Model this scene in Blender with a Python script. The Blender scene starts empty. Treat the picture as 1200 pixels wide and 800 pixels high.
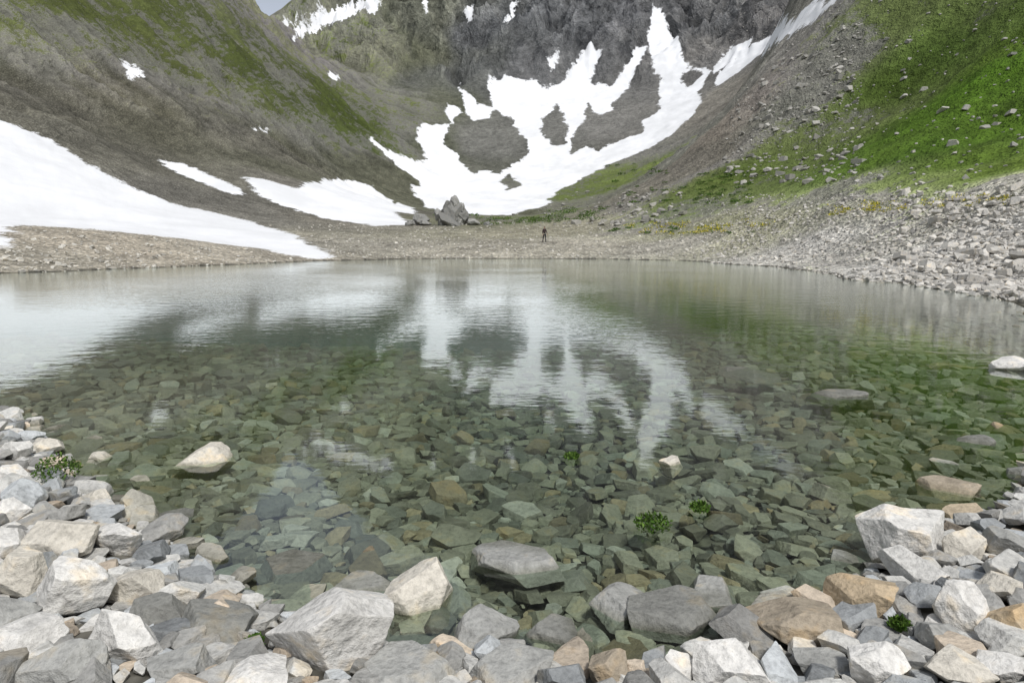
import bpy, bmesh, math, time, itertools
import numpy as np
from mathutils import Vector
T0=time.time()
rng=np.random.default_rng(7)
scene=bpy.context.scene

# ------------------------------------------------------------------ camera
CAM_H=1.5; F=800.0; HZ=285.0
P=math.atan((400-HZ)/F); cp,sp=math.cos(P),math.sin(P)
cam=bpy.data.cameras.new("camera"); cam_o=bpy.data.objects.new("camera",cam)
scene.collection.objects.link(cam_o); scene.camera=cam_o
cam.sensor_width=36; cam.lens=24; cam.clip_start=0.05; cam.clip_end=5000
cam_o.location=(0,0,CAM_H); cam_o.rotation_euler=(math.pi/2-P,0,0)

def ray(px,py):
    u=(np.asarray(px,float)-600)/F; v=(400-np.asarray(py,float))/F
    dy=cp+v*sp; dz=-sp+v*cp
    return u/dy, dz/dy
def at_depth(px,py,D):
    a,b=ray(px,py); return a*D, D, CAM_H+b*D
def at_plane(px,py,z=0.0):
    a,b=ray(px,py); D=(z-CAM_H)/b; return a*D, D

# ------------------------------------------------------------------ noise
_perm=rng.permutation(256); _perm=np.concatenate([_perm,_perm,_perm])
_gr=np.stack([np.cos(np.arange(256)*2.399),np.sin(np.arange(256)*2.399)],1)
def perlin(x,y,seed=0):
    x=x+seed*17.13; y=y+seed*9.71
    xi=np.floor(x).astype(int); yi=np.floor(y).astype(int)
    xf=x-xi; yf=y-yi; xi=xi&255; yi=yi&255
    u=xf*xf*xf*(xf*(xf*6-15)+10); v=yf*yf*yf*(yf*(yf*6-15)+10)
    def g(ix,iy,dx,dy):
        h=_perm[_perm[ix]+iy]; q=_gr[h]; return q[...,0]*dx+q[...,1]*dy
    x1=(xi+1)&255; y1=(yi+1)&255
    a=g(xi,yi,xf,yf); b=g(x1,yi,xf-1,yf); c=g(xi,y1,xf,yf-1); d=g(x1,y1,xf-1,yf-1)
    return ((a+(b-a)*u)*(1-v)+(c+(d-c)*u)*v)*1.5
def fbm(x,y,o=4,seed=0,gain=0.5):
    s=0;a=1.0;n=0
    for i in range(o):
        s=s+a*perlin(x,y,seed+i*3.3); n+=a; a*=gain; x,y=x*2.03+0.3*y,y*2.01-0.15*x
    return s/n
def ridged(x,y,o=4,seed=0,gain=0.5):
    s=0;a=1.0;n=0
    for i in range(o):
        s=s+a*(1-2*np.abs(perlin(x,y,seed+i*5.1))); n+=a;a*=gain;x=x*2.07;y=y*2.07
    return s/n
def sstep(a,b,x):
    t=np.clip((x-a)/(b-a),0,1); return t*t*(3-2*t)
def poly_sd(x,y,poly):
    poly=np.asarray(poly,float); x=np.asarray(x,float);y=np.asarray(y,float)
    d2=np.full(x.shape,1e18); ins=np.zeros(x.shape,bool); n=len(poly)
    for i in range(n):
        ax,ay=poly[i]; bx,by=poly[(i+1)%n]
        ex,ey=bx-ax,by-ay; L=ex*ex+ey*ey+1e-12
        t=np.clip(((x-ax)*ex+(y-ay)*ey)/L,0,1)
        qx=x-ax-t*ex; qy=y-ay-t*ey
        d2=np.minimum(d2,qx*qx+qy*qy)
        if abs(ey)>1e-12: ins^=((ay>y)!=(by>y))&(x<ex*(y-ay)/ey+ax)
    d=np.sqrt(d2); return np.where(ins,-d,d)

# ------------------------------------------------------------------ lake outline (metres)
near_px=[(0,486),(60,556),(120,612),(200,672),(300,725),(420,760),(560,775),(700,775),(800,762),(900,728),(1000,690),(1090,640),(1200,596)]
lake=[(-40,14),(-16,8.5)]
for a,b in near_px:
    X,Y=at_plane(a,b); lake.append((float(X),float(Y)))
lake+=[(4.2,4.9),(5.6,6.4),(6.5,8.1),(8.6,10),(11,14),(12.8,17),(14.2,23),(15,30),(15.8,37),(16.3,43),(16,52),(14.5,60),(9,65.5),(0,67.5),(-9,66.5),(-15.5,60),(-19,52),(-21.5,43),(-25.7,34.5),(-33,30),(-45,27)]
def dens(poly,step,amp,freq,seed):
    out=[]; n=len(poly)
    for i in range(n):
        a=np.array(poly[i]);b=np.array(poly[(i+1)%n]);L=np.linalg.norm(b-a);k=max(1,int(L/step))
        for j in range(k): out.append(a+(b-a)*j/k)
    out=np.array(out)
    sc=np.clip(np.linalg.norm(out,axis=1)/30,0.15,1.0)
    out[:,1]+=amp*sc*perlin(out[:,0]*freq,out[:,1]*freq,seed); out[:,0]+=amp*sc*perlin(out[:,0]*freq,out[:,1]*freq,seed+5)
    return out
LAKE=dens(lake,2.4,1.3,0.33,3)
def lake_sd(x,y):
    out=np.empty(x.shape); far=(np.hypot(x,y)>110)
    out[far]=poly_sd(x[far],y[far],lake[::3]); out[~far]=poly_sd(x[~far],y[~far],LAKE); return out

# ------------------------------------------------------------------ terrain control points
C=[]
def c(px,py,D): C.append(at_depth(px,py,D))
for t in [(0,288,42),(100,268,55),(30,264,52),(250,283,60),(350,296,66),(0,262,62),(0,140,110),(60,220,85),(200,240,100),(0,0,170),(150,0,230),(255,8,300),
 (300,130,220),(100,130,150),(200,200,130),(300,210,140),(400,205,220),(400,262,115),(480,245,200),(450,170,300),(350,90,300),(200,100,200),
 (640,284,78),(520,287,78),(750,284,76),(500,266,105),(640,262,110),(560,252,170),(700,262,100),(590,240,220),(500,190,300),(500,130,350),(650,160,320),(780,160,290),
 (560,90,390),(700,100,380),(830,90,350),(450,100,380),(400,60,430),(450,0,500),(340,60,430),(600,60,420),(600,0,450),(700,0,450),(700,50,420),(800,40,420),(850,0,440),
 (950,10,370),(330,34,600),(290,40,620),(385,0,600),(450,-80,600),(600,-200,560),(700,-260,540),(850,-260,520),(1000,-200,450),
 (900,80,270),(800,180,200),(720,240,150),(870,120,230),(760,215,170),
 (985,0,140),(900,110,122),(820,215,100),(1100,100,90),(1200,0,85),(1200,100,64),(1200,200,40),(1000,208,62),(1000,245,50),(1100,236,35),(1200,290,21),(900,262,62),(1100,0,105),
 (1200,-200,120),(1000,-150,230),(1500,100,48),(1500,-100,90),(-300,100,110),(-300,-100,170),(-200,230,60),(100,-110,260),(-100,-150,210)]: c(*t)
C+= [(0,-60,7),(-60,-30,14),(60,-30,16),(0,-400,60),(-300,-200,140),(300,-200,160),(-300,100,170),(300,100,190),(-380,350,220),(420,350,300),(0,900,180),(-300,800,150),(350,800,330),(-215,640,150),(-270,600,140),(-290,480,150)]
C=np.array(C,float)
cc=12.0
def phi(dx,dy): return np.sqrt(dx*dx+dy*dy+cc*cc)
n=len(C)
A=np.zeros((n+3,n+3)); A[:n,:n]=phi(C[:,None,0]-C[None,:,0],C[:,None,1]-C[None,:,1])+np.eye(n)*-0.3
A[:n,n]=1;A[:n,n+1]=C[:,0]/100;A[:n,n+2]=C[:,1]/100;A[n:,:n]=A[:n,n:].T
W=np.linalg.solve(A,np.concatenate([C[:,2],[0,0,0]]))
def rbf(x,y):
    s=W[n]+W[n+1]*x/100+W[n+2]*y/100
    for i in range(n): s=s+W[i]*phi(x-C[i,0],y-C[i,1])
    return s
RIB={}
def H0(x,y):
    sd=lake_sd(x,y); r=rbf(x,y)
    near=0.15*sd; R=np.hypot(x,y)
    nearcam=0.13*sd+0.05*(1-np.exp(-sd.clip(0)/0.2))
    k=sstep(9,16,R); near=near*k+nearcam*(1-k)
    w=sstep(2,12,sd)*sstep(12,30,R)
    land=near*(1-w)+np.maximum(r,0.3+0.02*sd)*w
    bs=np.maximum(-sd,0)
    bed=np.maximum(-(0.10*(1-np.exp(-bs/0.35))+0.065*bs+0.012*np.maximum(bs-5,0)**2),-6)
    z=np.where(sd>0,land,bed)
    far=sstep(15,120,sd)
    z=z+0.03*fbm(x*1.3,y*1.3,3,1)*sstep(0.2,3,np.abs(sd))
    z=z+0.30*fbm(x*0.22,y*0.22,4,2)*sstep(1.5,14,sd)
    left=sstep(-22,-45,x)*sstep(400,300,y)*far
    wy=y+0.25*x+10*perlin(x*.02,y*.02,4)+3*perlin(x*.07,y*.07,5)
    gul=ridged(wy*0.042,x*0.008,5,11,0.62)
    z=z+left*(6.5*gul+1.8*fbm(x*.09,y*.09,4,13))*sstep(7,30,r)
    right=sstep(22,45,x)*sstep(330,200,y)*sstep(3,30,sd)
    rg=ridged(y*.07+0.3*perlin(x*.05,y*.05,8),x*.04,5,23,.62)
    z=z+right*(1.8*fbm(x*0.06,y*0.06,5,21,.6)+1.8*rg*sstep(8,22,r))
    back=sstep(230,400,y+0.2*np.abs(x))*sstep(20,90,r)
    hi=sstep(72,112,r+8*fbm(x*.02,y*.02,3,30))
    # buttresses leaning across the headwall, broken by joints
    xr=x*0.80-y*0.45+14*perlin(x*.018,y*.018,33)
    gl=ridged(xr*0.017,(x*.45+y*.8)*0.009,5,31,0.56)
    gl2=ridged(x*0.034+y*.03+0.5*perlin(x*.03,y*.03,35),y*0.020,5,37,.58)
    rough=30*gl+12*gl2+7*fbm(x*.035,y*.035,5,41,.6)
    z=z+back*(rough*hi+2.5*fbm(x*.03,y*.03,5,43)*(1-hi))
    q=(z+0.35*x)/16.0+1.6*fbm(x*.013,y*.013,5,51,.62); fr=q-np.floor(q); am=sstep(-.2,.5,fbm(x*.012,y*.012,3,53))
    z=z+back*hi*8.0*am*(sstep(0.25,0.75,fr)-fr)
    z=z+sstep(60,200,sd)*0.9*fbm(x*.11,y*.11,4,45)
    # low saddle on the skyline to the north-west
    aa=x/np.maximum(y,1)
    sx=np.array([-.50,-.405,-.385,-.365,-.345,-.32,-.29,-.26]); ss=np.array([.46,.338,.308,.298,.304,.318,.342,.42])
    lim=CAM_H+np.minimum(y,600)*np.interp(aa,sx,ss)-0.3*np.maximum(y-600,0)+2.5*fbm(x*.04,y*.01,4,91)
    m=(y>330)&(aa>-.5)&(aa<-.26)
    z=np.where(m,np.minimum(z,lim),z)
    RIB['l']=left*gul; RIB['b']=back*gl*hi; RIB['wy']=wy; RIB['hi']=hi*back
    return z,sd
az=np.concatenate([np.linspace(-180,-62,26)[:-1],np.linspace(-62,-42,30)[:-1],np.linspace(-42,42,700),np.linspace(42,62,30)[1:],np.linspace(62,180,26)[1:]])*math.pi/180
rr=np.concatenate([np.geomspace(0.6,190,370)[:-1],np.geomspace(190,680,440)[:-1],np.geomspace(680,1600,22)])
AZ,RR=np.meshgrid(az,rr); nr,na=AZ.shape
X=(RR*np.sin(AZ)).ravel();Y=(RR*np.cos(AZ)).ravel()
Z,sdl=H0(X,Y)
Vt=np.stack([X,Y,Z],1); ZG=Z.reshape(nr,na)
print("terrain H",time.time()-T0,len(Vt))
def samp(G,x,y):
    x=np.asarray(x,float);y=np.asarray(y,float)
    fi=np.interp(np.hypot(x,y),rr,np.arange(nr)); fj=np.interp(np.arctan2(x,y),az,np.arange(na))
    i=np.minimum(fi.astype(int),nr-2);j=np.minimum(fj.astype(int),na-2);a=fi-i;b=fj-j
    return (G[i,j]*(1-b)+G[i,j+1]*b)*(1-a)+(G[i+1,j]*(1-b)+G[i+1,j+1]*b)*a
def H(x,y): return samp(ZG,x,y)
def unproject(px,py,dmin=3.0):
    px=np.atleast_1d(np.asarray(px,float));py=np.atleast_1d(np.asarray(py,float))
    a,b=ray(px,py); A_=np.arctan(a); fj=np.interp(A_,az,np.arange(na)); j=fj.astype(int); f=fj-j
    col=ZG[:,j]*(1-f)+ZG[:,j+1]*f
    ca=np.cos(A_); zr=CAM_H+b[None,:]*rr[:,None]*ca[None,:]
    dif=zr-col; hit=(dif<=0)&(rr[:,None]>dmin)
    ok=hit.any(0); i=np.clip(hit.argmax(0),1,None); k=np.arange(len(px))
    f0=dif[i-1,k];f1=dif[i,k]; t=np.clip(f0/(f0-f1+1e-9),0,1); R=rr[i-1]+(rr[i]-rr[i-1])*t
    D=R*ca; return a*D,D,CAM_H+b*D,ok
i=np.arange(nr-1)[:,None]; j=np.arange(na-1)[None,:]
Fq=np.stack([i*na+j,i*na+j+1,(i+1)*na+j+1,(i+1)*na+j],-1).reshape(-1,4)[:,::-1]

# ------------------------------------------------------------------ helpers
def mesh_obj(name,V,Fc,mat=None,cols=None,smooth=True,attrs=None,parent=None):
    V=np.asarray(V,np.float32);Fc=np.asarray(Fc,np.int32)
    me=bpy.data.meshes.new(name); k=Fc.shape[1]
    me.vertices.add(len(V)); me.vertices.foreach_set("co",V.ravel())
    me.loops.add(Fc.size); me.loops.foreach_set("vertex_index",Fc.ravel())
    me.polygons.add(len(Fc)); me.polygons.foreach_set("loop_start",np.arange(0,Fc.size,k,dtype=np.int32))
    sm=np.full(len(Fc),smooth) if np.isscalar(smooth) else smooth
    me.polygons.foreach_set("use_smooth",sm)
    me.update(calc_edges=True)
    if cols is not None:
        at=me.attributes.new("tone",'FLOAT_COLOR','POINT')
        cc4=np.ones((len(V),4),np.float32); cc4[:,:3]=cols; at.data.foreach_set("color",cc4.ravel())
    for kk,vv in (attrs or {}).items():
        at=me.attributes.new(kk,'FLOAT','POINT'); at.data.foreach_set("value",np.asarray(vv,np.float32))
    if mat: me.materials.append(mat)
    o=bpy.data.objects.new(name,me); scene.collection.objects.link(o)
    if parent: o.parent=parent
    return o
def s2l(c):
    c=np.asarray(c,float)/255; return np.where(c<=0.04045,c/12.92,((c+0.055)/1.055)**2.4)

class NT:
    def __init__(s,name):
        s.m=bpy.data.materials.new(name); s.m.use_nodes=True; s.t=s.m.node_tree; s.t.nodes.clear()
        s.out=s.n('ShaderNodeOutputMaterial')
    def n(s,t,**k):
        nd=s.t.nodes.new(t)
        for a,b in k.items(): setattr(nd,a,b)
        return nd
    def l(s,a,b): s.t.links.new(a,b)
    def put(s,sock,v):
        if v is None: return
        if isinstance(v,bpy.types.NodeSocket): s.l(v,sock)
        else: sock.default_value=v
    def math(s,op,a,b=None,c=None):
        nd=s.n('ShaderNodeMath',operation=op)
        s.put(nd.inputs[0],a); s.put(nd.inputs[1],b); s.put(nd.inputs[2],c); return nd.outputs[0]
    def mix(s,f,a,b,bt='MIX'):
        nd=s.n('ShaderNodeMix',data_type='RGBA',blend_type=bt)
        s.put(nd.inputs[0],f); s.put(nd.inputs[6],a); s.put(nd.inputs[7],b); return nd.outputs[2]
    def scale(s,col,v):
        nd=s.n('ShaderNodeVectorMath',operation='SCALE')
        if isinstance(col,bpy.types.NodeSocket): s.l(col,nd.inputs[0])
        else: nd.inputs[0].default_value=col[:3]
        s.put(nd.inputs[3],v); return nd.outputs[0]
    def noise(s,vec,scale,detail=4,rough=0.55,dist=0.0):
        nd=s.n('ShaderNodeTexNoise'); s.l(vec,nd.inputs['Vector']); nd.inputs['Scale'].default_value=scale
        nd.inputs['Detail'].default_value=detail; nd.inputs['Roughness'].default_value=rough; nd.inputs['Distortion'].default_value=dist
        return nd.outputs['Fac']
    def vor(s,vec,scale):
        nd=s.n('ShaderNodeTexVoronoi'); s.l(vec,nd.inputs['Vector']); nd.inputs['Scale'].default_value=scale
        return nd.outputs['Distance']
    def ramp(s,v,a,b,c=0.0,d=1.0,smooth=True):
        nd=s.n('ShaderNodeMapRange'); nd.interpolation_type='SMOOTHSTEP' if smooth else 'LINEAR'
        s.put(nd.inputs[0],v)
        for i,q in enumerate((a,b,c,d)): nd.inputs[i+1].default_value=q
        return nd.outputs[0]
    def bump(s,h,dist,strength=1.0):
        nd=s.n('ShaderNodeBump'); nd.inputs['Distance'].default_value=dist; s.put(nd.inputs['Strength'],strength)
        s.l(h,nd.inputs['Height']); return nd.outputs[0]
    def bsdf(s,col,rough,normal=None,spec=0.3):
        b=s.n('ShaderNodeBsdfPrincipled'); s.put(b.inputs['Base Color'],col); s.put(b.inputs['Roughness'],rough)
        b.inputs['Specular IOR Level'].default_value=spec
        if normal: s.l(normal,b.inputs['Normal'])
        s.l(b.outputs[0],s.out.inputs[0]); return b
def col4(r,g,b): return (r,g,b,1)
def wet_depth_tint(nt,col,pos,nz0):  # damp darkening at the waterline, plus water absorption painted in below it
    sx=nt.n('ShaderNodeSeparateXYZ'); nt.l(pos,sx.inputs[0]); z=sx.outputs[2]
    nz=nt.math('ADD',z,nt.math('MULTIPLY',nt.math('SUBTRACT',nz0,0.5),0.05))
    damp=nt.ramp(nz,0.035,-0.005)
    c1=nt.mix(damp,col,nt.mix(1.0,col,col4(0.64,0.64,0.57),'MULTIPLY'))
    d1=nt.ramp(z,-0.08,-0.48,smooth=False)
    c2=nt.mix(d1,c1,nt.mix(1.0,c1,col4(0.29,0.45,0.31),'MULTIPLY'))  # light lost in the water, painted into the submerged colour by depth
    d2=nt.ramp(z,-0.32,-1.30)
    c3=nt.mix(d2,c2,col4(0.022,0.085,0.070))  # teal glow of deep water, painted onto the bed
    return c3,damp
def stone_mat(name):
    nt=NT(name); g=nt.n('ShaderNodeNewGeometry'); pos=g.outputs['Position']
    at=nt.n('ShaderNodeAttribute',attribute_name='tone')
    n1=nt.noise(pos,6,3,0.68); n2=nt.noise(pos,42,3,0.72)
    v=nt.math('ADD',nt.ramp(n1,0.3,0.7,0.74,1.16,False),nt.ramp(n2,0.3,0.7,-0.22,0.22,False))
    c=nt.scale(at.outputs['Color'],v)
    c=nt.mix(nt.ramp(n1,0.53,0.68,0,0.6),c,nt.mix(1.0,c,col4(1.0,0.87,0.68),'MULTIPLY'))
    c=nt.mix(nt.ramp(n2,0.60,0.70,0,0.45),c,nt.mix(1.0,c,col4(0.4,0.39,0.37),'MULTIPLY'))
    c,damp=wet_depth_tint(nt,c,pos,n1)
    h=nt.math('ADD',nt.math('MULTIPLY',n1,0.6),nt.math('MULTIPLY',n2,0.20))
    b=nt.bump(h,0.05,0.9)
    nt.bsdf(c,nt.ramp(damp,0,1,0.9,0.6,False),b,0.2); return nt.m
M_STONE=stone_mat("limestone")

# ------------------------------------------------------------------ snow patches surveyed onto the ground (plan polygons, metres)
snow_px=[
 [(-260,60),(-120,105),(0,140),(60,163),(130,208),(200,238),(290,258),(345,275),(392,300),(360,303),(300,291),(200,278),(110,269),(40,264),(14,268),(8,292),(-60,290),(-260,285)],
 [(190,187),(215,191),(250,206),(280,220),(294,229),(270,227),(235,213),(205,201)],
 [(283,207),(310,210),(350,222),(365,213),(400,210),(430,215),(455,235),(478,263),(440,265),(380,256),(330,241),(300,226)],
 [(432,158),(445,175),(470,200),(490,215),(497,243),(522,246),(560,252),(600,252),(640,240),(655,222),(700,202),(740,182),(790,157),(815,132),(822,105),(832,85),(803,75),(792,50),(776,10),(766,10),(762,40),(764,60),(748,52),(735,72),(712,98),(692,92),(702,60),(688,56),(662,92),(640,100),(600,93),(573,95),(578,120),(560,120),(537,100),(545,130),(522,122),(525,147),(495,145),(487,165),(500,187),(480,187),(455,177)],
 [(842,88),(868,60),(898,42),(930,22),(955,0),(985,-4),(960,20),(924,44),(890,66),(862,86),(845,98)],
 [(834,80),(856,56),(882,44),(876,58),(852,76),(836,90)],
 [(338,42),(345,28),(380,12),(420,4),(455,-6),(440,12),(400,22),(370,32),(345,45)],
 [(148,73),(165,78),(170,92),(150,92)],
 [(588,28),(600,6),(607,6),(597,28)],[(640,72),(655,60),(652,74),(644,82)],[(438,234),(482,243),(486,251),(450,246)],[(385,82),(396,88),(396,96),(388,92)],[(300,146),(313,150),(314,156),(303,154)],
 [(495,0),(502,2),(500,14),(495,10)],[(325,22),(345,16),(360,8),(352,18),(332,27)],
 [(480,215),(520,232),(548,240),(548,250),(500,244)],[(548,10),(558,4),(554,30),(549,34)],
]
hole_px=[
 [(523,150),(530,140),(545,128),(556,140),(572,137),(580,125),(592,134),(602,140),(615,165),(610,188),(590,205),(576,198),(560,203),(545,190),(536,182),(520,172)],
 [(640,132),(650,122),(662,136),(664,150),(660,172),(645,172),(637,150)],
 [(677,150),(685,138),(690,122),(704,136),(716,130),(728,108),(738,98),(748,76),(760,62),(764,75),(777,90),(772,112),(770,130),(756,140),(752,156),(728,164),(704,178),(690,172),(675,182),(668,165)],
 [(584,214),(600,204),(606,218),(592,224)],
 [(800,84),(812,80),(820,90),(806,102),(797,96)],
]
def survey(poly,step=7):
    poly=np.array(poly,float);o=[]
    for i in range(len(poly)):
        a=poly[i];b=poly[(i+1)%len(poly)];k=max(1,int(np.linalg.norm(b-a)/step))
        for j in range(k):o.append(a+(b-a)*j/k)
    o=np.array(o); x,y,z,ok=unproject(o[:,0],o[:,1],20)
    return np.stack([x,y],1)[ok]
snow=np.full(len(Vt),-30.0)
wp=sstep(60,300,np.hypot(X,Y)); 
xw=X+wp*5*fbm(X*.045,Y*.045,4,71,.6); yw=Y+wp*7*fbm(X*.045,Y*.045,4,77,.6)
def local(p,fn):
    global snow
    q=survey(p)
    if len(q)<3: return
    lo=q.min(0)-32;hi=q.max(0)+32
    m=(xw>lo[0])&(xw<hi[0])&(yw>lo[1])&(yw<hi[1])
    snow[m]=fn(snow[m],poly_sd(xw[m],yw[m],q))
for p in snow_px: local(p,lambda s,d:np.maximum(s,-d))
for p in hole_px: local(p,lambda s,d:np.minimum(s,d))
snow=np.clip(snow,-30,30); SG=snow.reshape(nr,na)
print("snow",time.time()-T0)

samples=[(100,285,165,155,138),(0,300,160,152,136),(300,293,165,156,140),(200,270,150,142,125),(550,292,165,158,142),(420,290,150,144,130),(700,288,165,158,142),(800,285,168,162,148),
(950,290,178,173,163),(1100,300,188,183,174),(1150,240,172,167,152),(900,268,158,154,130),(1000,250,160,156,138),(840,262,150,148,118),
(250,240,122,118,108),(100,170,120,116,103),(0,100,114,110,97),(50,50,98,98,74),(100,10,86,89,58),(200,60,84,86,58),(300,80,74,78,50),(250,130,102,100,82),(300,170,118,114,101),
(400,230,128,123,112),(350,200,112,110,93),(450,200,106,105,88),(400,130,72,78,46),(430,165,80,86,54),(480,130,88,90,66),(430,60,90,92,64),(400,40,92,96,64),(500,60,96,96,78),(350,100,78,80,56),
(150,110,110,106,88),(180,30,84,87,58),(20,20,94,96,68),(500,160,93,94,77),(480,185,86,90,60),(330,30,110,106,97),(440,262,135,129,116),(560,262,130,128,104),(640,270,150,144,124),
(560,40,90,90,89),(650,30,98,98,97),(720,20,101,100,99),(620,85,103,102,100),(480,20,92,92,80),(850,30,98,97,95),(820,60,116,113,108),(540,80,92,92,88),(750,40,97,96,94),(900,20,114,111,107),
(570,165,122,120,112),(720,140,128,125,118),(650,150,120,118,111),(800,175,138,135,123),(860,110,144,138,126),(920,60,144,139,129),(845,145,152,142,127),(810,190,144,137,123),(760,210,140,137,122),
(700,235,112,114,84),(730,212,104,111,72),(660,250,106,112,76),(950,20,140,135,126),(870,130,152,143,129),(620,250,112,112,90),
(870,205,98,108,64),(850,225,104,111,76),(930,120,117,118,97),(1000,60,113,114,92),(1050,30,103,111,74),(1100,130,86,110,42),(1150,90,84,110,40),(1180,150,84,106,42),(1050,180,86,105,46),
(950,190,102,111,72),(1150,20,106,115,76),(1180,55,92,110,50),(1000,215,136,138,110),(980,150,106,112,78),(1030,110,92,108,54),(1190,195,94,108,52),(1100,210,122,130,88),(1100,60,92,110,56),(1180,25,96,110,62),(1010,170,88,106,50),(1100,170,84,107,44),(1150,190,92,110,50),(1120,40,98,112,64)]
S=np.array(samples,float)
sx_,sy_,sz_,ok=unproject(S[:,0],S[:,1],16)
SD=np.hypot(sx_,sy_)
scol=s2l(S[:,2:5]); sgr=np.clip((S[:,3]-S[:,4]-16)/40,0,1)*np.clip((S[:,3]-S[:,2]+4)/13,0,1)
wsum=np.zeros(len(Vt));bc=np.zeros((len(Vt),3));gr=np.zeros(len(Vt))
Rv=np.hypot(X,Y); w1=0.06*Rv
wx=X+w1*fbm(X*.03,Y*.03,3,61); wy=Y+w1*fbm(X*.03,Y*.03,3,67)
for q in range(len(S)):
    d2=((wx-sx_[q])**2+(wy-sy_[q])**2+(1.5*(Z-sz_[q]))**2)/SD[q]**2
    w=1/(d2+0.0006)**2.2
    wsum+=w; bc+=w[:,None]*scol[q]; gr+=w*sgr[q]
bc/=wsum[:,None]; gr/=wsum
gr=np.clip(gr+0.10*sstep(30,45,X)*sstep(8,14,Z)*sstep(160,120,Y),0,1)
beach=sstep(9,4,Z)*sstep(150,110,Rv)
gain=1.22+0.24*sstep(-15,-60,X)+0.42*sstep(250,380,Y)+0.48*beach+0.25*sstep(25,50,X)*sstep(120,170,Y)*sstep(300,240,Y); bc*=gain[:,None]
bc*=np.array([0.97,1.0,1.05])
kn=sstep(18,10,Rv)[:,None]
inl=np.maximum(kn[:,0],(sdl<0.3)*1.0)[:,None]
bc=bc*(1-inl)+np.array([0.22,0.21,0.18])*inl; gr*=1-inl[:,0]
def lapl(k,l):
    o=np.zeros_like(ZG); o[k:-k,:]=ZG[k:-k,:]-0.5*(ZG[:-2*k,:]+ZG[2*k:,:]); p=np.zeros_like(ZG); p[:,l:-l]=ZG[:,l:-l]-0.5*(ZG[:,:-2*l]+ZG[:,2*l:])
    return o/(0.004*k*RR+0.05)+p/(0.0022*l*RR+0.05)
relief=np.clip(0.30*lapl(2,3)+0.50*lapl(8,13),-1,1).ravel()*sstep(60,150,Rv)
rib=np.clip(RIB['l']*1.6,-1,1)
gl_=sstep(8,30,Z)*sstep(-25,-60,X)*sstep(420,330,Y)
streak=fbm(RIB['wy']*0.22,X*0.02,4,15,.6)
gr=np.clip(gr+gl_*(0.09+0.28*rib+0.25*streak)*sstep(14,75,Z),0,1)
bc*=(1+(0.30*np.clip(-rib,-.7,1)+0.35*streak)*gl_)[:,None]
rstk=sstep(20,40,X)*sstep(110,150,Y)*sstep(330,280,Y)
bc*=(1+0.4*fbm(Y*.12,X*.02,4,17,.6)*rstk)[:,None]

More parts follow.
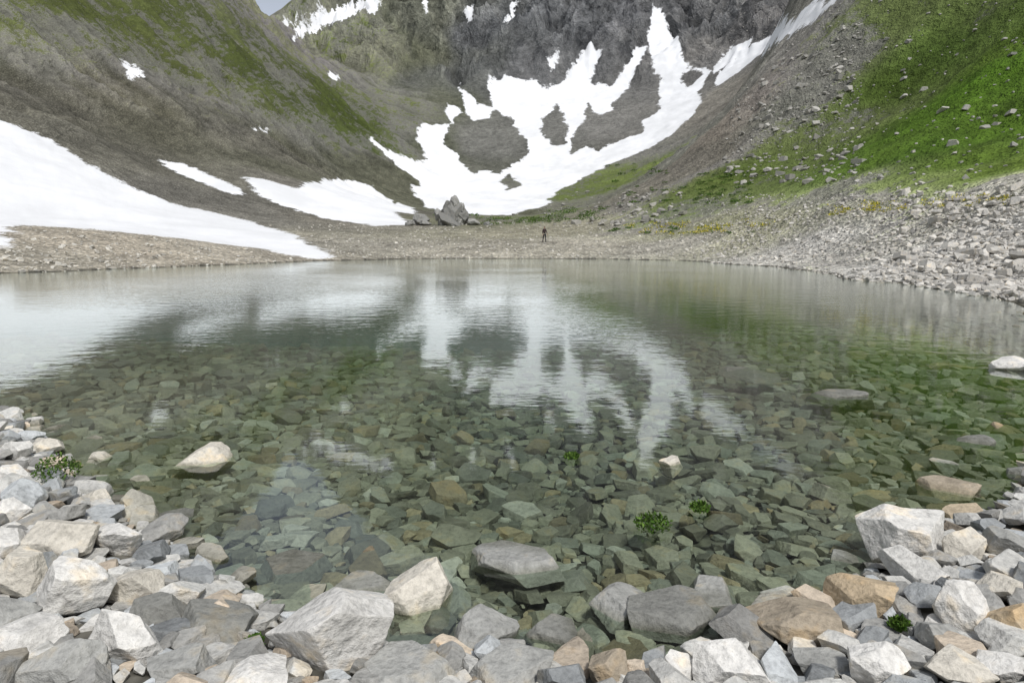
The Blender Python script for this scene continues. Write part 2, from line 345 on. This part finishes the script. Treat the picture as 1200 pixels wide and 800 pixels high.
def terrain_mat():
    nt=NT("mountain_ground"); g=nt.n('ShaderNodeNewGeometry'); pos=g.outputs['Position']
    base=nt.n('ShaderNodeAttribute',attribute_name='tone').outputs['Color']
    snow=nt.n('ShaderNodeAttribute',attribute_name='snow').outputs['Fac']
    grass=nt.n('ShaderNodeAttribute',attribute_name='grass').outputs['Fac']
    rock=nt.n('ShaderNodeAttribute',attribute_name='crag').outputs['Fac']
    rel=nt.n('ShaderNodeAttribute',attribute_name='crest').outputs['Fac']
    nA=nt.noise(pos,0.07,4,0.65,0.3); nB=nt.noise(pos,0.45,4,0.70); nC=nt.noise(pos,4.0,2,0.7)
    v=nt.math('MULTIPLY',nt.ramp(nA,0.3,0.7,0.74,1.24,False),nt.ramp(nB,0.3,0.7,0.66,1.34,False))
    v=nt.math('MULTIPLY',v,nt.ramp(nC,0.3,0.7,0.76,1.24,False))
    v=nt.math('MULTIPLY',v,nt.ramp(rel,-1,1,0.62,1.34,False))  # relief shading painted in: hollows darker, crests lighter
    c=nt.scale(base,v)
    mp=nt.n('ShaderNodeMapping'); nt.l(pos,mp.inputs[0]); mp.inputs['Scale'].default_value=(0.075,0.025,0.035); mp.inputs['Rotation'].default_value=(0.0,0.75,0.2)
    cr=nt.noise(mp.outputs[0],1.0,5,0.68,0.5)
    c=nt.mix(nt.math('MULTIPLY',rock,nt.ramp(cr,0.48,0.38)),c,nt.mix(1.0,c,col4(0.42,0.43,0.45),'MULTIPLY'))
    c=nt.mix(nt.math('MULTIPLY',rock,nt.ramp(cr,0.52,0.63,0,0.9)),c,nt.mix(1.0,c,col4(1.65,1.63,1.6),'MULTIPLY'))
    gsel=nt.math('ADD',grass,nt.math('ADD',nt.math('MULTIPLY',nt.math('SUBTRACT',nB,0.5),1.5),nt.math('ADD',nt.math('MULTIPLY',nt.math('SUBTRACT',nC,0.5),1.0),nt.math('MULTIPLY',nt.math('SUBTRACT',nA,0.5),1.4))))
    gm=nt.ramp(gsel,0.28,0.44)
    gcol=nt.mix(1.0,c,col4(0.88,0.94,0.68),'MULTIPLY')
    rcol=nt.mix(0.55,nt.mix(1.0,c,col4(1.4,1.28,1.55),'MULTIPLY'),nt.scale((0.31,0.31,0.285),v))
    c=nt.mix(nt.ramp(grass,0.02,0.2),c,nt.mix(gm,rcol,gcol))
    vo=nt.vor(pos,3.0)
    c=nt.mix(nt.ramp(grass,0.4,0.0),c,nt.scale(c,nt.ramp(vo,0.0,0.65,1.2,0.62)))
    c,damp=wet_depth_tint(nt,c,pos,nC)
    sn=nt.math('ADD',snow,nt.math('ADD',nt.math('MULTIPLY',nt.math('SUBTRACT',nB,0.5),5.0),nt.math('MULTIPLY',nt.math('SUBTRACT',nC,0.5),1.6)))
    sm=nt.ramp(sn,-0.3,0.5)
    c=nt.mix(sm,c,nt.mix(nt.ramp(nA,0.35,0.7),col4(0.86,0.87,0.89),col4(0.74,0.75,0.765)))
    h=nt.math('ADD',nt.math('MULTIPLY',nB,1.8),nt.math('MULTIPLY',nC,0.34))
    h=nt.math('ADD',h,nt.math('MULTIPLY',nt.math('MULTIPLY',cr,rock),12.0))
    b=nt.bump(h,1.0,nt.ramp(sm,0,1,0.95,0.07,False))
    nt.bsdf(c,0.95,b,0.1); return nt.m
crag=sstep(300,380,Y+0.25*X)*sstep(60,120,Z+6*fbm(X*.03,Y*.03,3,81))
lf=sstep(-25,-60,X)*sstep(8,30,Z); crag=np.maximum(crag,0.45*lf); crag*=1-np.clip(gr*1.0,0,0.6)
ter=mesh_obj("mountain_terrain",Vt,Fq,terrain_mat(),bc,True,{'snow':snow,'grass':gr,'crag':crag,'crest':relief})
print("terrain",time.time()-T0)

# ------------------------------------------------------------------ water
def water_mat():
    nt=NT("lake_water"); g=nt.n('ShaderNodeNewGeometry'); pos=g.outputs['Position']
    mp=nt.n('ShaderNodeMapping'); nt.l(pos,mp.inputs[0]); mp.inputs['Scale'].default_value=(1.0,1.5,1)
    a=nt.noise(mp.outputs[0],2.0,2,0.5); b_=nt.noise(mp.outputs[0],9.0,1,0.5)
    sxy=nt.n('ShaderNodeSeparateXYZ'); nt.l(pos,sxy.inputs[0])
    patch=nt.math('MULTIPLY',nt.ramp(nt.noise(pos,0.12,2),0.4,0.65,0.4,1.0),nt.ramp(sxy.outputs[1],4,22,0.25,1.0))
    h=nt.math('MULTIPLY',nt.math('ADD',a,nt.math('MULTIPLY',b_,0.30)),patch)
    bn=nt.bump(h,0.012,1.0)
    gl=nt.n('ShaderNodeBsdfGlossy'); gl.inputs['Roughness'].default_value=0.045; gl.inputs['Color'].default_value=(0.96,1.0,0.985,1); nt.l(bn,gl.inputs['Normal'])
    tr=nt.n('ShaderNodeBsdfTransparent'); tr.inputs[0].default_value=(0.90,0.98,0.94,1)
    fr=nt.n('ShaderNodeFresnel'); fr.inputs['IOR'].default_value=1.42; nt.l(bn,fr.inputs['Normal'])
    f2=nt.math('MINIMUM',nt.math('MULTIPLY',fr.outputs[0],1.30),0.97)
    mx=nt.n('ShaderNodeMixShader'); nt.l(f2,mx.inputs[0]); nt.l(tr.outputs[0],mx.inputs[1]); nt.l(gl.outputs[0],mx.inputs[2])
    nt.l(mx.outputs[0],nt.out.inputs[0]); return nt.m
bm=bmesh.new(); L=np.array(lake); vs=[]
for k in range(len(L)):
    a=L[k-1];b=L[(k+1)%len(L)];t=b-a;t/=np.linalg.norm(t)+1e-9
    nn=np.array([t[1],-t[0]])
    if poly_sd(np.array([L[k][0]+nn[0]*.3]),np.array([L[k][1]+nn[1]*.3]),L)[0]<0: nn=-nn
    q=L[k]+nn*(0.6 if np.linalg.norm(L[k])<9 else 1.6); vs.append(bm.verts.new((q[0],q[1],0)))
bm.faces.new(vs); bmesh.ops.triangulate(bm,faces=bm.faces[:]); bmesh.ops.recalc_face_normals(bm,faces=bm.faces[:])
me=bpy.data.meshes.new("lake_water"); bm.to_mesh(me); bm.free(); me.materials.append(water_mat())
if me.polygons[0].normal.z<0: me.flip_normals()
scene.collection.objects.link(bpy.data.objects.new("lake_water",me))

# ------------------------------------------------------------------ stones: true faceted blocks, edges chipped
def n3(p,s,r,o=3):
    out=np.zeros(len(p)); a=1.0
    for _ in range(o):
        for k in range(4):
            d=r.normal(size=3); d/=np.linalg.norm(d); d2=r.normal(size=3)
            out+=a*np.sin(p@d*s*2+r.uniform(0,6.28)+0.9*np.sin(p@d2*s*0.8+r.uniform(0,6.28)))/4
        s*=2.1;a*=0.5
    return out
def stone(seed,lod,slab=False,bev=0.06,rough=0.03,extra=0):
    r=np.random.default_rng(seed)
    if slab:
        m=int(r.integers(5,7)); th=np.arange(m)/m*6.283+r.uniform(-.38,.38,m)
        a=np.stack([np.cos(th),np.sin(th),r.uniform(-.35,.45,m)],1); dd=r.uniform(.68,1.0,m)
        top=[[r.normal()*.08,r.normal()*.08,1],[r.normal()*.1,r.normal()*.1,-1]]; a=np.vstack([a,top]); dd=np.concatenate([dd,[.55,.55]])
        ex=r.normal(size=(3+extra,3)); ex[:,2]=np.abs(ex[:,2])+.6; a=np.vstack([a,ex]); dd=np.concatenate([dd,r.uniform(.86,1.05,3+extra)])
    else:
        g=np.arange(9+extra)+.5; ph=np.arccos(1-2*g/(9+extra)); th=g*2.39996+r.uniform(0,6)
        a=np.stack([np.cos(th)*np.sin(ph),np.sin(th)*np.sin(ph),np.cos(ph)],1)+r.normal(size=(9+extra,3))*.28; dd=r.uniform(.62,1.0,9+extra)
        a=np.vstack([a,[[1,0,0],[-1,0,0],[0,1,0],[0,-1,0],[0,0,1],[0,0,-1]]]); dd=np.concatenate([dd,np.full(6,1.1)])
    nl=np.linalg.norm(a,axis=1); a/=nl[:,None]
    tri=np.array(list(itertools.combinations(range(len(a)),3)))
    M=a[tri]; de=np.abs(np.linalg.det(M)); okm=de>1e-3; tri=tri[okm]; Q=np.linalg.solve(a[tri],dd[tri][...,None])[...,0]
    Q=Q[(Q@a.T<=dd+1e-6).all(1)]; Q=np.clip(Q,-2,2)
    b=bmesh.new()
    for q in Q: b.verts.new(q)
    bmesh.ops.remove_doubles(b,verts=b.verts[:],dist=0.04)
    bmesh.ops.convex_hull(b,input=b.verts[:])
    bmesh.ops.delete(b,geom=[v for v in b.verts if not v.link_faces],context='VERTS')
    bmesh.ops.dissolve_limit(b,angle_limit=math.radians(6),verts=b.verts[:],edges=b.edges[:])
    bmesh.ops.bevel(b,geom=b.edges[:],offset=bev,segments=1 if lod<2 else 2,profile=0.6,affect='EDGES',clamp_overlap=True)
    bmesh.ops.triangulate(b,faces=b.faces[:])
    if lod>=2:
        for it in range(lod):
            es=[e for e in b.edges if e.calc_length()>(0.42,0.26,0.15,0.10,0.065)[it]]
            if es: bmesh.ops.subdivide_edges(b,edges=es,cuts=1); bmesh.ops.triangulate(b,faces=b.faces[:])
        bmesh.ops.smooth_vert(b,verts=b.verts[:],factor=0.3,use_axis_x=True,use_axis_y=True,use_axis_z=True)
    b.verts.ensure_lookup_table(); b.verts.index_update()
    v=np.array([x.co[:] for x in b.verts]); f=np.array([[q.index for q in x.verts] for x in b.faces]); b.free()
    if lod>=2: v=v*(1+rough*n3(v,2.4,r,2 if lod<4 else 4))[:,None]
    v-=0.5*(v.max(0)+v.min(0)); v/=np.abs(v).max(0)
    return v,f
PROT={}
def proto(kind,lod,i):
    key=(kind,lod,i)
    if key not in PROT: PROT[key]=stone(100+i*7+(500 if kind else 0),lod,bool(kind),[.06,.045,.08][i%3],rough=.04)
    return PROT[key]
class Batch:
    def __init__(s): s.V=[];s.F=[];s.C=[];s.S=[];s.n=0
    def add(s,v,f,scale,rot,loc,col,smooth=True):
        cz,sz=math.cos(rot[2]),math.sin(rot[2]); cx,sx=math.cos(rot[0]),math.sin(rot[0]); cy,sy=math.cos(rot[1]),math.sin(rot[1])
        Rz=np.array([[cz,-sz,0],[sz,cz,0],[0,0,1]]);Rx=np.array([[1,0,0],[0,cx,-sx],[0,sx,cx]]);Ry=np.array([[cy,0,sy],[0,1,0],[-sy,0,cy]])
        w=(v*scale)@((Rx@Ry)@Rz).T+loc
        s.V.append(w.astype(np.float32)); s.F.append(f+s.n); s.n+=len(v); s.C.append(np.broadcast_to(np.asarray(col,np.float32),(len(v),3))); s.S.append(np.full(len(f),smooth))
    def build(s,name,mat): return mesh_obj(name,np.vstack(s.V),np.vstack(s.F),mat,np.vstack(s.C),np.concatenate(s.S) if s.S else True)

Wt=(0.76,0.745,0.71); Cr=(0.69,0.65,0.57); Gy=(0.40,0.40,0.38); Dk=(0.27,0.27,0.25); Br=(0.42,0.36,0.28); Or=(0.56,0.45,0.31)
hero=[(18,528,38,30,Wt,0),(52,524,42,24,Cr,0),(18,560,34,30,Wt,0),(118,540,24,24,Cr,0),(70,636,82,58,Cr,0),(140,634,56,50,Wt,0),(22,678,62,78,Cr,0),(90,692,86,90,Wt,0),(165,686,66,62,Cr,0),
(35,745,84,44,Wt,0),(152,748,84,74,Wt,0),(70,782,110,64,Gy,0),(240,538,66,34,Cr,0),(388,745,150,118,Wt,0),(490,697,88,86,Cr,0),(562,742,96,66,Gy,0),(605,658,104,40,Gy,1),(250,730,90,50,Dk,1),
(1058,632,98,84,Wt,0),(1128,642,52,50,Cr,0),(1012,702,86,60,Or,0),(1126,716,58,78,Wt,0),(1112,575,66,30,Br,0),(928,730,112,62,Br,0),(856,778,92,74,Wt,0),(1026,780,72,66,Wt,0),(1182,732,56,64,Or,0),
(1120,784,84,44,Cr,0),(712,786,52,54,Br,0),(1190,430,56,24,Wt,0),(785,545,28,26,Cr,0),(1100,745,60,34,Gy,0),(300,792,80,40,Wt,0),(210,782,80,44,Gy,0),(480,786,110,52,Gy,1),(600,790,110,44,Gy,1),
(650,742,80,50,Dk,1),(780,720,110,60,Dk,1),(190,715,70,40,Dk,0),(1185,640,60,40,Gy,0),(960,775,70,34,Gy,1),(795,785,50,50,Wt,0),(1175,780,70,40,Wt,0),(10,600,40,40,Wt,0),(50,600,38,26,Gy,0),(110,585,40,24,Cr,0),
(830,700,70,40,Gy,1),(340,670,90,30,Dk,1),(425,690,70,36,Gy,1),(735,715,90,50,Gy,1),(1170,690,60,40,Cr,0),(875,438,70,8,Dk,1),(978,463,66,16,Dk,1),(1130,520,56,16,Dk,0),(318,452,14,8,Cr,0),(0,640,60,50,Wt,0),(5,720,70,50,Gy,0)]
HB=Batch(); occ=[]
for k,(cx,cy,w,h,colr,sl) in enumerate(hero):
    X0,Y0=at_plane(cx,cy+0.2*h,0.0)
    for _ in range(4):
        gz=float(H(X0,Y0)); hw=w*Y0/F; hh=h*Y0/F*0.92
        zc=max(gz,-0.06)+hh*0.30; X0,Y0=at_plane(cx,cy,zc)
    X0=float(X0);Y0=float(Y0)
    v,f=stone(900+k*13,5 if w>45 else 4,slab=bool(sl),bev=0.035,rough=0.045,extra=4)
    HB.add(v,f,np.array([hw*0.53,hw*(0.5 if sl else .42),hh*(0.36 if sl else .53)]),(rng.normal()*.10,rng.normal()*.12,rng.uniform(-.5,.5)),np.array([X0,Y0,zc]),np.array(colr)*rng.uniform(.92,1.04))
    if w>30: occ.append((X0,Y0,hw*0.38))
HB.build("shore_boulders",M_STONE)
print("hero",time.time()-T0,HB.n)

PX=np.zeros(36000);PY=np.zeros(36000);PR=np.zeros(36000);npt=0
for a,b,c_ in occ: PX[npt],PY[npt],PR[npt]=a,b,c_; npt+=1
nh=npt
def fill(rad_lo,rad_hi,tries,ymin,ymax,ov=0.80):
    global npt
    for _ in range(tries):
        y=math.sqrt(rng.uniform(ymin**2,ymax**2)); x=rng.uniform(-1,1)*(0.80*y+0.5); r=rng.uniform(rad_lo,rad_hi)
        d2=(PX[:npt]-x)**2+(PY[:npt]-y)**2
        if np.any(d2<(ov*(PR[:npt]+r))**2): continue
        PX[npt],PY[npt],PR[npt]=x,y,r; npt+=1
fill(0.085,0.115,450,1.5,7.5,.76); fill(0.055,0.085,4000,1.5,7.5,.72); fill(0.034,0.055,11000,1.5,7.5,.70); fill(0.018,0.034,11000,1.4,4.8,.70)
fill(0.10,0.14,900,7.3,15); fill(0.065,0.10,7500,7.3,15,.76); fill(0.04,0.065,8000,7.3,11,.76)
print("stones",npt,time.time()-T0)
SB=Batch(); zz=H(PX[:npt],PY[:npt])
for k in range(nh,npt):
    r=PR[k]; D=PY[k]; lev=4 if (D<3.5 and r>0.06) else (3 if D<5.0 and r>.04 else (2 if D<7.5 else 1))
    sub=zz[k]<-0.02
    slab=rng.random()<(0.88 if sub else 0.6)
    v,f=proto(int(slab),lev,int(rng.integers(18)))
    el=rng.uniform(0.65,1.0); t=r*(rng.uniform(0.24,0.5) if slab else rng.uniform(0.5,0.75))
    g=rng.random()
    if sub: colr=np.array([0.41,0.395,0.34])*rng.uniform(0.55,1.35)
    else: colr=np.array([0.50,0.495,0.47])*rng.uniform(0.5,1.4)
    if g<0.10: colr=colr*np.array([1.1,0.95,0.80])
    elif g>0.75: colr=colr*np.array([0.92,0.97,1.04])
    if g>0.95: colr=np.array([0.66,0.65,0.62])
    zc=zz[k]+t*rng.uniform(0.3,1.4)
    if sub and zc+t>-0.01 and rng.random()<0.6: zc=-0.012-t
    SB.add(v,f,np.array([r*1.3,r*1.3*el*.85,t]),(rng.normal()*.17,rng.normal()*.17,rng.uniform(0,6.28)),np.array([PX[k],PY[k],zc]),colr,lev>1)
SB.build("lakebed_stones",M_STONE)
print("bed",time.time()-T0,SB.n)

RB=Batch()
def rubble(N,pxr,pyr,dmin,lo,hi,colr,gl=0.35,var=.3):
    px=rng.uniform(*pxr,N);py=rng.uniform(*pyr,N)
    x,y,z,ok=unproject(px,py,dmin)
    zz=H(x,y); sn=samp(SG,x,y)
    for k in range(N):
        if not ok[k] or zz[k]<-0.1 or y[k]<12 or sn[k]>-0.5: continue
        s=lo*(hi/lo)**(rng.random()**2.8)
        v,f=proto(int(rng.random()<.4),1,int(rng.integers(18)))
        RB.add(v,f,np.array([s,s*rng.uniform(.6,.95),s*rng.uniform(.35,.65)])*0.5,(rng.normal()*.25,rng.normal()*.25,rng.uniform(0,6.28)),np.array([x[k],y[k],zz[k]+s*.5*gl*rng.uniform(0,1)]),np.array(colr)*rng.uniform(1-var,1+var),False)
LG=(0.58,0.56,0.52)
rubble(7500,(820,1230),(228,352),14,0.08,0.45,LG)
rubble(300,(1050,1230),(215,350),14,0.3,0.9,LG)
rubble(2200,(380,900),(262,303),30,0.12,0.45,(0.56,0.54,0.49))
rubble(1300,(0,400),(262,320),25,0.10,0.45,(0.56,0.54,0.49))
rubble(350,(860,1230),(0,215),30,0.25,1.2,(0.44,0.43,0.40),gl=.2)
rubble(650,(850,1010),(10,215),30,0.3,1.5,(0.42,0.41,0.38),gl=.12)
rubble(250,(560,800),(225,265),60,0.4,1.6,(0.38,0.37,0.34))
RB.build("bank_rubble",M_STONE)
print("rubble",time.time()-T0)

def boulder(name,cx,cy,parts,colr):
    x,y,z,ok=unproject([cx],[cy],60); x0,y0,z0=float(x[0]),float(y[0]),float(z[0]); B=Batch()
    for q,(dx,dz,w,h) in enumerate(parts):
        s=y0/F; v,f=stone(4000+q*31+int(cx),5,bev=.03,rough=0.13,extra=6)
        B.add(v,f,np.array([w*s*.5,w*s*.45,h*s*.5]),(rng.normal()*.2,rng.normal()*.35,rng.uniform(-.8,.8)),np.array([x0+dx*s,y0+rng.uniform(-1,1.5),z0+dz*s]),np.array(colr)*rng.uniform(.7,1.2))
    B.build(name,M_STONE)
boulder("boulder",530,264,[(0,13,24,30),(-9,9,20,20),(11,11,18,22),(-37,6,20,15),(-2,2,38,14),(24,3,16,9),(3,25,13,18),(42,1,12,6),(-5,20,13,16),(10,19,11,15),(-15,12,12,15),(8,3,20,12),(-48,2,12,8),(-30,2,14,8)],(0.32,0.32,0.305))

# ------------------------------------------------------------------ plants
def leaf_mat(name,c1,c2):
    nt=NT(name); g=nt.n('ShaderNodeNewGeometry'); at=nt.n('ShaderNodeAttribute',attribute_name='tone')
    nf=nt.noise(g.outputs['Position'],20,2); c=nt.mix(1.0,at.outputs['Color'],nt.mix(nf,col4(*c1),col4(*c2)),'MULTIPLY')
    nt.bsdf(c,0.7,None,0.2); return nt.m
M_LEAF=leaf_mat("leaves",(0.8,0.8,0.8),(1.3,1.25,1.1))
def clump(B,x,y,z,rad,hgt,N,size,cols):
    for _ in range(N):
        a=rng.uniform(0,6.28);q=rad*math.sqrt(rng.random());h=hgt*rng.random()**0.8*(1-0.6*(q/rad)**2)
        p=np.array([x+q*math.cos(a),y+q*math.sin(a),z+h]); d=rng.normal(size=3); d[2]=abs(d[2])+.3; d/=np.linalg.norm(d)
        e=np.cross(d,rng.normal(size=3)); e/=np.linalg.norm(e); s=size*rng.uniform(.6,1.3)
        v=np.array([p-e*s*.1,p+d*s*.5+e*s*.25,p+d*s,p+d*s*.5-e*s*.25]); B.V.append(v.astype(np.float32)); B.F.append(np.array([[0,1,2,3]])+B.n); B.n+=4
        cl=cols[rng.integers(len(cols))]; B.C.append(np.tile(np.array(cl,np.float32)*rng.uniform(.7,1.2),(4,1)))
G1=[(0.06,0.13,0.02),(0.10,0.18,0.03),(0.05,0.09,0.02)]
for (cx,cy,rp,hp) in [(68,572,26,18),(765,612,22,11),(820,592,12,6),(1052,758,11,8),(300,776,8,6),(670,532,9,4)]:
    X0,Y0=at_plane(cx,cy,0.03); s=Y0/F; z=max(float(H(X0,Y0)),-0.02)+(0.06 if cx<100 else 0.02)
    B=Batch(); clump(B,float(X0),float(Y0),z,rp*s,hp*s*1.6,520,0.022,G1); B.build("green_weed",M_LEAF)
B=Batch()
Yl=[(0.60,0.50,0.03),(0.70,0.60,0.05),(0.16,0.21,0.05),(0.12,0.17,0.04)]
for (xa,xb,ya,yb,N) in [(738,870,263,276,50),(872,905,260,268,8),(972,1000,242,254,14),(1010,1060,238,250,26),(1078,1105,235,246,12),(1115,1190,230,244,24)]:
    x,y,z,ok=unproject(rng.uniform(xa,xb,N),rng.uniform(ya,yb,N),16)
    for k in range(N):
        q=rng.uniform(.4,1.2); clump(B,x[k],y[k],float(H(x[k],y[k]))+y[k]*.001,y[k]*0.008*q,y[k]*0.005*q,30,y[k]*0.0022,Yl)
B.build("yellow_flowers",M_LEAF)
B=Batch()
for (xa,xb,ya,yb,N,R) in [(560,640,256,264,26,5),(640,705,246,262,30,6),(500,560,252,264,8,4),(700,800,190,250,40,3),(815,880,200,240,60,3),(705,900,268,276,20,3)]:
    x,y,z,ok=unproject(rng.uniform(xa,xb,N),rng.uniform(ya,yb,N),30)
    for k in range(N):
        if y[k]>300 or samp(SG,x[k],y[k])>-1: continue
        s=y[k]/F*rng.uniform(.5,1.3); clump(B,x[k],y[k],float(H(x[k],y[k])),R*s*1.4,R*s*.6,60,s*1.6,G1)
B.build("alpine_shrubs",M_LEAF)

# ------------------------------------------------------------------ hiker
def flat(name,c,r=0.8):
    nt=NT(name); g=nt.n('ShaderNodeNewGeometry'); nf=nt.noise(g.outputs['Position'],25,3)
    nt.bsdf(nt.mix(nf,col4(c[0]*.8,c[1]*.8,c[2]*.8),col4(c[0]*1.2,c[1]*1.2,c[2]*1.2)),r); return nt.m
def skin_obj(name,verts,edges,radii,mat,parent,root=0,sub=2):
    me=bpy.data.meshes.new(name); me.from_pydata(verts,edges,[]); o=bpy.data.objects.new(name,me); scene.collection.objects.link(o)
    m=o.modifiers.new("skin",'SKIN'); 
    for k,r in enumerate(radii):
        sv=me.skin_vertices[0].data[k]; sv.radius=(r,r) if not isinstance(r,tuple) else r; sv.use_root=(k==root)
    o.modifiers.new("sub",'SUBSURF').levels=sub; o.modifiers["sub"].render_levels=sub; me.materials.append(mat); m.use_smooth_shade=True
    o.parent=parent; return o
x,y,z,ok=unproject([638],[284],40); hx,hy=float(x[0]),float(y[0]); hz=float(H(hx,hy))
hk=bpy.data.objects.new("hiker",None); scene.collection.objects.link(hk); hk.location=(hx,hy,hz); hk.rotation_euler=(0,0,0.5); hk.scale=(1.03,)*3
mj=flat("jacket_cloth",(0.05,0.035,0.035)); mt=flat("trouser_cloth",(0.03,0.03,0.04)); ms=flat("skin_tone",(0.42,0.26,0.19)); mh=flat("dark_hair",(0.03,0.02,0.015)); mp_=flat("backpack_cloth",(0.20,0.05,0.03))
skin_obj("jacket",[(0,0,.95),(0,0,1.12),(0,-.01,1.32),(0,0,1.46),(.17,0,1.42),(.24,-.04,1.16),(.22,-.20,.98),(-.17,0,1.42),(-.25,.02,1.16),(-.27,-.08,.92)],[(0,1),(1,2),(2,3),(3,4),(4,5),(5,6),(3,7),(7,8),(8,9)],[(.16,.11),(.15,.11),(.18,.12),(.10,.08),.065,.052,.038,.065,.052,.038],mj,hk)
skin_obj("trousers",[(0,0,.97),(.09,0,.88),(.11,-.10,.50),(.11,-.06,.08),(-.09,0,.88),(-.11,.06,.50),(-.11,.20,.09)],[(0,1),(1,2),(2,3),(0,4),(4,5),(5,6)],[(.15,.11),.09,.065,.045,.09,.065,.045],mt,hk)
skin_obj("boots",[(.11,-.03,.05),(.11,-.20,.035)],[(0,1)],[.055,.04],mh,hk); skin_obj("boots",[(-.11,.22,.06),(-.11,.06,.03)],[(0,1)],[.055,.04],mh,hk)
skin_obj("head",[(0,0,1.46),(0,-.01,1.54),(0,-.02,1.62),(0,-.02,1.71),(0,-.115,1.615)],[(0,1),(1,2),(2,3),(2,4)],[.05,.055,.082,.07,.014],ms,hk)
skin_obj("hair",[(0,.03,1.60),(0,.025,1.69),(0,-.02,1.745)],[(0,1),(1,2)],[.07,.08,.065],mh,hk)
skin_obj("backpack",[(0,.17,1.08),(0,.19,1.25),(0,.16,1.42)],[(0,1),(1,2)],[(.14,.09),(.15,.11),(.12,.08)],mp_,hk)
for sgn,base in ((1,(.22,-.20,.98)),(-1,(-.27,-.08,.92))):
    vv=[base,(base[0],base[1]-.03,base[2]-.06)];ee=[(0,1)];ra=[.03,.032]
    for q in range(4):
        a0=len(vv);L_=[.065,.08,.075,.055][q]; vv+=[(base[0]-.024+.016*q,base[1]-.045,base[2]-.10),(base[0]-.026+.017*q,base[1]-.05+.01,base[2]-.10-L_)]; ee+=[(1,a0),(a0,a0+1)];ra+=[.009,.008]
    a0=len(vv); vv+=[(base[0]-sgn*.04,base[1]-.06,base[2]-.06),(base[0]-sgn*.045,base[1]-.08,base[2]-.10)];ee+=[(1,a0),(a0,a0+1)];ra+=[.01,.009]
    skin_obj("hand",vv,ee,ra,ms,hk,sub=1)

# ------------------------------------------------------------------ sky + sun
w=bpy.data.worlds.new("World"); scene.world=w; w.use_nodes=True; nt=w.node_tree; nt.nodes.clear()
sky=nt.nodes.new('ShaderNodeTexSky'); sky.sky_type='NISHITA'; sky.sun_disc=False
EL,AZs=math.radians(55),math.radians(155)
sky.sun_elevation=EL; sky.sun_rotation=AZs; sky.altitude=1900; sky.air_density=1.0; sky.dust_density=3.0
hs=nt.nodes.new('ShaderNodeHueSaturation'); hs.inputs['Saturation'].default_value=0.38; nt.links.new(sky.outputs[0],hs.inputs['Color'])
bg=nt.nodes.new('ShaderNodeBackground'); bg.inputs[1].default_value=0.15; nt.links.new(hs.outputs[0],bg.inputs[0])
wo_=nt.nodes.new('ShaderNodeOutputWorld'); nt.links.new(bg.outputs[0],wo_.inputs[0])
sun=bpy.data.lights.new("sun",'SUN'); sun.energy=2.8; sun.angle=math.radians(9); sun.color=(1,0.97,0.92)
so=bpy.data.objects.new("sun",sun); scene.collection.objects.link(so)
d=Vector((math.sin(AZs)*math.cos(EL),math.cos(AZs)*math.cos(EL),math.sin(EL)))
so.rotation_euler=d.to_track_quat('Z','Y').to_euler()
scene.view_settings.view_transform='Standard'; scene.view_settings.look='None'; scene.view_settings.exposure=0
print("done",time.time()-T0)
